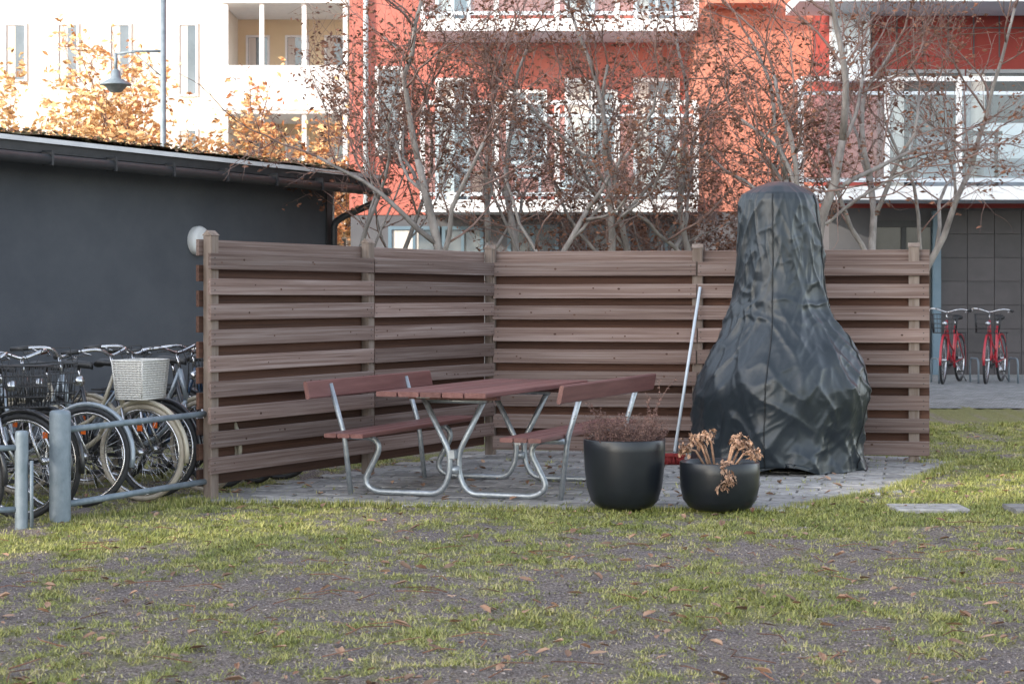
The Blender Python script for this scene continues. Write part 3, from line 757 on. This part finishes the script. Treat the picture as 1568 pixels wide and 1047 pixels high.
mb.box(xb,4.95,32.3,46,-.1,2.82,'dgrey');mb.box(xb-.02,4.95,32.28,46,2.82,15,'orange')
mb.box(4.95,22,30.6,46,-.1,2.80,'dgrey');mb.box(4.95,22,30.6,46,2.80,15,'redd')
mb.box(4.955,5.55,30.35,30.59,4.75,15,'bwhite')
mb.box(xb+.1,4.2,31.6,32.27,6.15,6.3,'orange')
for zl in(5.6,8.6,11.6): mb.box(4.96,22,30.585,30.597,zl,zl+.02,'dgrey')
for i in range(40): mb.box(5.6+i*.4,5.62+i*.4,30.588,30.5985,5.15,15,'dgrey')
for x in(5.68,9.3): mb.tube([(x,30.52,2.9),(x,30.52,15)],.045,'redd',8)
mb.tube([(-2.5,33.5,2.9),(-2.5,33.5,15)],.045,'bwhite',8)
mb.obj('walls',red)
mb=MB()
for (p0,p1,q0,q1) in((600,668,352,400),(682,735,352,400),(782,850,350,400),(900,960,350,400),(1000,1040,350,400)):
    window(mb,wx(p0,YA),wx(p1,YA),YA,wz(q1,YA),wz(q0,YA),1,'bluef',cur=random.choice((0,.3,.6)))
for zb in(3.0,5.9,8.8):
    for (p0,p1,zo,zt,cu) in((580,612,.9,2.3,0),(672,715,.05,2.1,.45),(780,832,.75,1.9,0),(870,905,.05,2.1,.9),(912,940,.8,1.9,0),(975,1035,.05,2.1,.3)):
        window(mb,wx(p0,YA),wx(p1,YA),YA-.02,zb+zo,zb+zt,1 if p1-p0>40 else 0,cur=cu)
for zb in(5.9,8.8):
    for (x0,x1,zo) in((6.3,7.3,.7),(8.2,9.0,.8),(9.6,11.0,.7),(12.3,13.5,.8)):
        window(mb,x0,x1,30.6,zb+zo,zb+2.05,1)
for (x0,x1) in((5.9,7.0),(7.15,8.3),(8.45,9.2),(9.4,10.8),(11,13)):
    window(mb,x0,x1,30.6,3.1,4.9,0,'cushion','windark',cur=random.choice((0,.2)))
window(mb,wx(1265,32.3),wx(1310,32.3),32.28,1.5,2.4,1,'white')
mb.obj('windows',red)
def balcony(x0,x1,yf,yb,zb,posts,zt,slat=False):
    mb=MB()
    mb.box(x0,x1,yf,yb,zb-.18,zb-.02,'bwhite');mb.box(x0-.02,x1+.02,yf-.04,yf-.002,zb-.2,zb+.0,'white')
    for p in posts: mb.box(p-.04,p+.04,yf-.045,yf+.02,zb+.0,zt,'white')
    mb.box(x0,x1,yf-.05,yf+.03,zt,zt+.07,'white')
    mb.box(x0,x1,yf-.03,yf+.01,zt-.20,zt-.15,'bwhite')
    mb.box(x0,x1,yf-.03,yf+.01,zb+.06,zb+.12,'bwhite')
    for xs_ in(x0,x1):
        mb.box(xs_-.02,xs_+.02,yf+.03,yb,zt,zt+.05,'white')
        mb.box(xs_-.02,xs_+.02,yf+.03,yb,zb+.06,zb+.1,'white')
    mb.obj('balcony',red)
    mb=MB();mb.add([(x0,yf-.01,zb+.1),(x1,yf-.01,zb+.1),(x1,yf-.01,zt-.16),(x0,yf-.01,zt-.16)],[(0,1,2,3)],'glass')
    mb.add([(x0,yf,zb+.1),(x0,yb,zb+.1),(x0,yb,zt),(x0,yf,zt)],[(0,1,2,3)],'glass')
    mb.obj('balcony_glass',red)
ps=[wx(p,32) for p in(647,760,853,945,1066)]
for zb in(3.0,5.95,8.9): balcony(ps[0],ps[-1],32,33.57,zb,ps,zb+1.55)
YB=29.0
ps2=[wx(p,YB) for p in(1226,1358,1468,1590,1720,1850)]
for zb in(3.05,5.98,8.9): balcony(ps2[0],ps2[-1],YB,30.58,zb,ps2,zb+1.55)
def chair(mb,x,y,z,k):
    for a in(-.2,.2):
        for b_ in(-.2,.2): mb.box(x+a-.02,x+a+.02,y+b_-.02,y+b_+.02,z,z+(.85 if b_>0 else .42),k)
    mb.box(x-.22,x+.22,y-.22,y+.22,z+.42,z+.46,k)
    for i in range(3): mb.box(x-.2,x+.2,y+.21,y+.235,z+.52+.12*i,z+.58+.12*i,k)
mb=MB();chair(mb,wx(808,33),32.8,3.0,'white');chair(mb,wx(900,33),32.9,3.0,'bplastic');chair(mb,wx(700,33),32.9,3.0,'cushion')
for p,w_,h_,k in((735,.3,.5,'leafb'),(870,.35,.35,'white'),(1010,.5,.7,'curtain'),(1045,.25,.9,'moss')):
    mb.lathe([(0,3),(w_*.4,3.0),(w_*.5,3.0+h_*.6),(w_*.35,3+h_),(0,3+h_)],(wx(p,32.6),32.6,0),k,14)
mb.box(wx(1400,30),wx(1460,30),29.7,30.2,3.05,3.5,'cushion',bev=.05);mb.box(wx(1400,30),wx(1460,30),30.2,30.4,3.5,3.95,'cushion',bev=.05)
mb.box(wx(1500,30),wx(1580,30),29.7,30.2,3.05,3.5,'cushion',bev=.05);mb.box(wx(1500,30),wx(1580,30),30.25,30.42,3.5,4.1,'white',bev=.05)
mb.box(wx(1395,29.6),wx(1530,29.6),29.4,29.65,3.85,3.9,'bplastic')
for p in(1400,1525): mb.tube([(wx(p,29.55),29.52,3.03),(wx(p,29.55),29.52,3.85)],.03,'bplastic',8)
mb.obj('balcony_furniture',red)
mb=MB()
x0=wx(1437,30.5)
for i in range(24):
    for j in range(7):
        xx=x0+.05+i*.42;zz=.18+j*.37
        mb.box(xx,xx+.412,30.56,30.597,zz,zz+.362,'tile')
mb.obj('wall_tiles',red)
mb=MB()
mb.box(x0-.09,x0+.03,30.45,30.595,.1,2.75,'bluef')
xd0=wx(1342,30.5);mb.box(xd0,x0-.1,30.56,30.595,.15,2.5,'windark');mb.box(xd0,x0-.1,30.5,30.57,2.5,2.6,'bplastic')
xm=(xd0+x0-.1)/2;mb.box(xm-.04,xm+.04,30.53,30.557,.15,2.5,'bplastic');mb.box(xd0-.05,xd0,30.5,30.59,.1,2.6,'bplastic')
mb.obj('entrance',red)

cr=empty('cream_apartment_building')
mb=MB();YC=54
mb.box(-22,wx(345,YC),YC,70,-.1,20,'cream');mb.box(wx(345,YC),wx(640,YC),YC+2.5,70,-.1,20,'yellow')
mb.obj('walls',cr)
mb=MB()
for zb in(1.2,4.1,7.0,10.0):
    for p in(-60,10,90,170): window(mb,wx(p,YC),wx(p+28,YC),YC,zb+.4,zb+1.9,0,'white',cur=random.choice((.3,.5,.99)))
    window(mb,wx(275,YC),wx(300,YC),YC,zb+.0,zb+1.9,0,'white',cur=.5)
    for p in(380,440,500): window(mb,wx(p,YC+2.5),wx(p+30,YC+2.5),YC+2.5,zb+.2,zb+1.9,0,'white',cur=.4)
mb.obj('windows',cr)
mb=MB()
for zb in(3.6,6.6,9.6):
    mb.box(wx(340,YC-.8),wx(532,YC-.8),YC-.8,YC+2.4,zb-.2,zb,'white')
    mb.box(wx(340,YC-.8),wx(532,YC-.8),YC-.86,YC-.8,zb-.1,zb+1.1,'white')
    for p in(345,400,465,528): mb.box(wx(p,YC-.8)-.06,wx(p,YC-.8)+.06,YC-.7,YC-.6,zb,zb+2.8,'white')
mb.obj('balconies',cr)

# added unseen wall behind the viewer: shades the courtyard, holes throw sun patches
el=math.radians(18);d=Vector((.787,.617));ep=Vector((.617,-.787));tn=math.tan(el)
nb=empty('sun_blocker_wall',(0,0,0))
mb=MB()
D0=50
def blk(p0,p1,z0,z1):
    q=[d*(-D0)+ep*p0,d*(-D0)+ep*p1,d*(-D0-.3)+ep*p1,d*(-D0-.3)+ep*p0]
    vs=[(v.x,v.y,z0) for v in q]+[(v.x,v.y,z1) for v in q]
    mb.add(vs,[(3,2,1,0),(4,5,6,7),(0,1,5,4),(1,2,6,5),(2,3,7,6),(3,0,4,7)],'cream')
def zz(s): return (s+D0)*tn
TOP=32
blk(-20.6,-11.2,0,TOP)
blk(-11.2,-9.9,0,zz(2.6));blk(-11.2,-9.9,zz(7.5),TOP)
blk(-9.9,-8.6,0,zz(10.4));blk(-9.9,-8.6,zz(15.5),TOP)
blk(-8.6,3,0,TOP)
mb.obj('walls',nb)

# ---------------------------------------------------------------- light, camera
w=bpy.data.worlds.new('World');bpy.context.scene.world=w;w.use_nodes=True
N=w.node_tree.nodes;L=w.node_tree.links
sk=N.new('ShaderNodeTexSky');sk.sky_type='NISHITA';sk.sun_disc=False;sk.sun_elevation=el;sk.sun_rotation=math.atan2(-d.x,-d.y)
hs=N.new('ShaderNodeHueSaturation');hs.inputs['Saturation'].default_value=.5;L.new(sk.outputs[0],hs.inputs['Color'])
L.new(hs.outputs[0],N['Background'].inputs[0]);N['Background'].inputs[1].default_value=.60
sl=bpy.data.lights.new('sun','SUN');sl.energy=5;sl.angle=math.radians(.5);sl.color=(1,.90,.76)
so=bpy.data.objects.new('sun',sl);bpy.context.collection.objects.link(so)
so.rotation_euler=Vector((d.x*math.cos(el),d.y*math.cos(el),-math.sin(el))).to_track_quat('-Z','Y').to_euler();so.location=(-20,-15,30)
cd=bpy.data.cameras.new('camera');co=bpy.data.objects.new('camera',cd);bpy.context.collection.objects.link(co)
co.location=(0,0,CH);co.rotation_euler=(math.radians(90),0,0)
cd.sensor_width=36;cd.lens=36*F/1568;cd.shift_y=-(523.5-456)/1568;cd.clip_end=3000
cd.dof.use_dof=True;cd.dof.focus_distance=14;cd.dof.aperture_fstop=8.0
sc=bpy.context.scene;sc.camera=co
sc.view_settings.view_transform='Standard';sc.view_settings.look='None';sc.view_settings.exposure=0
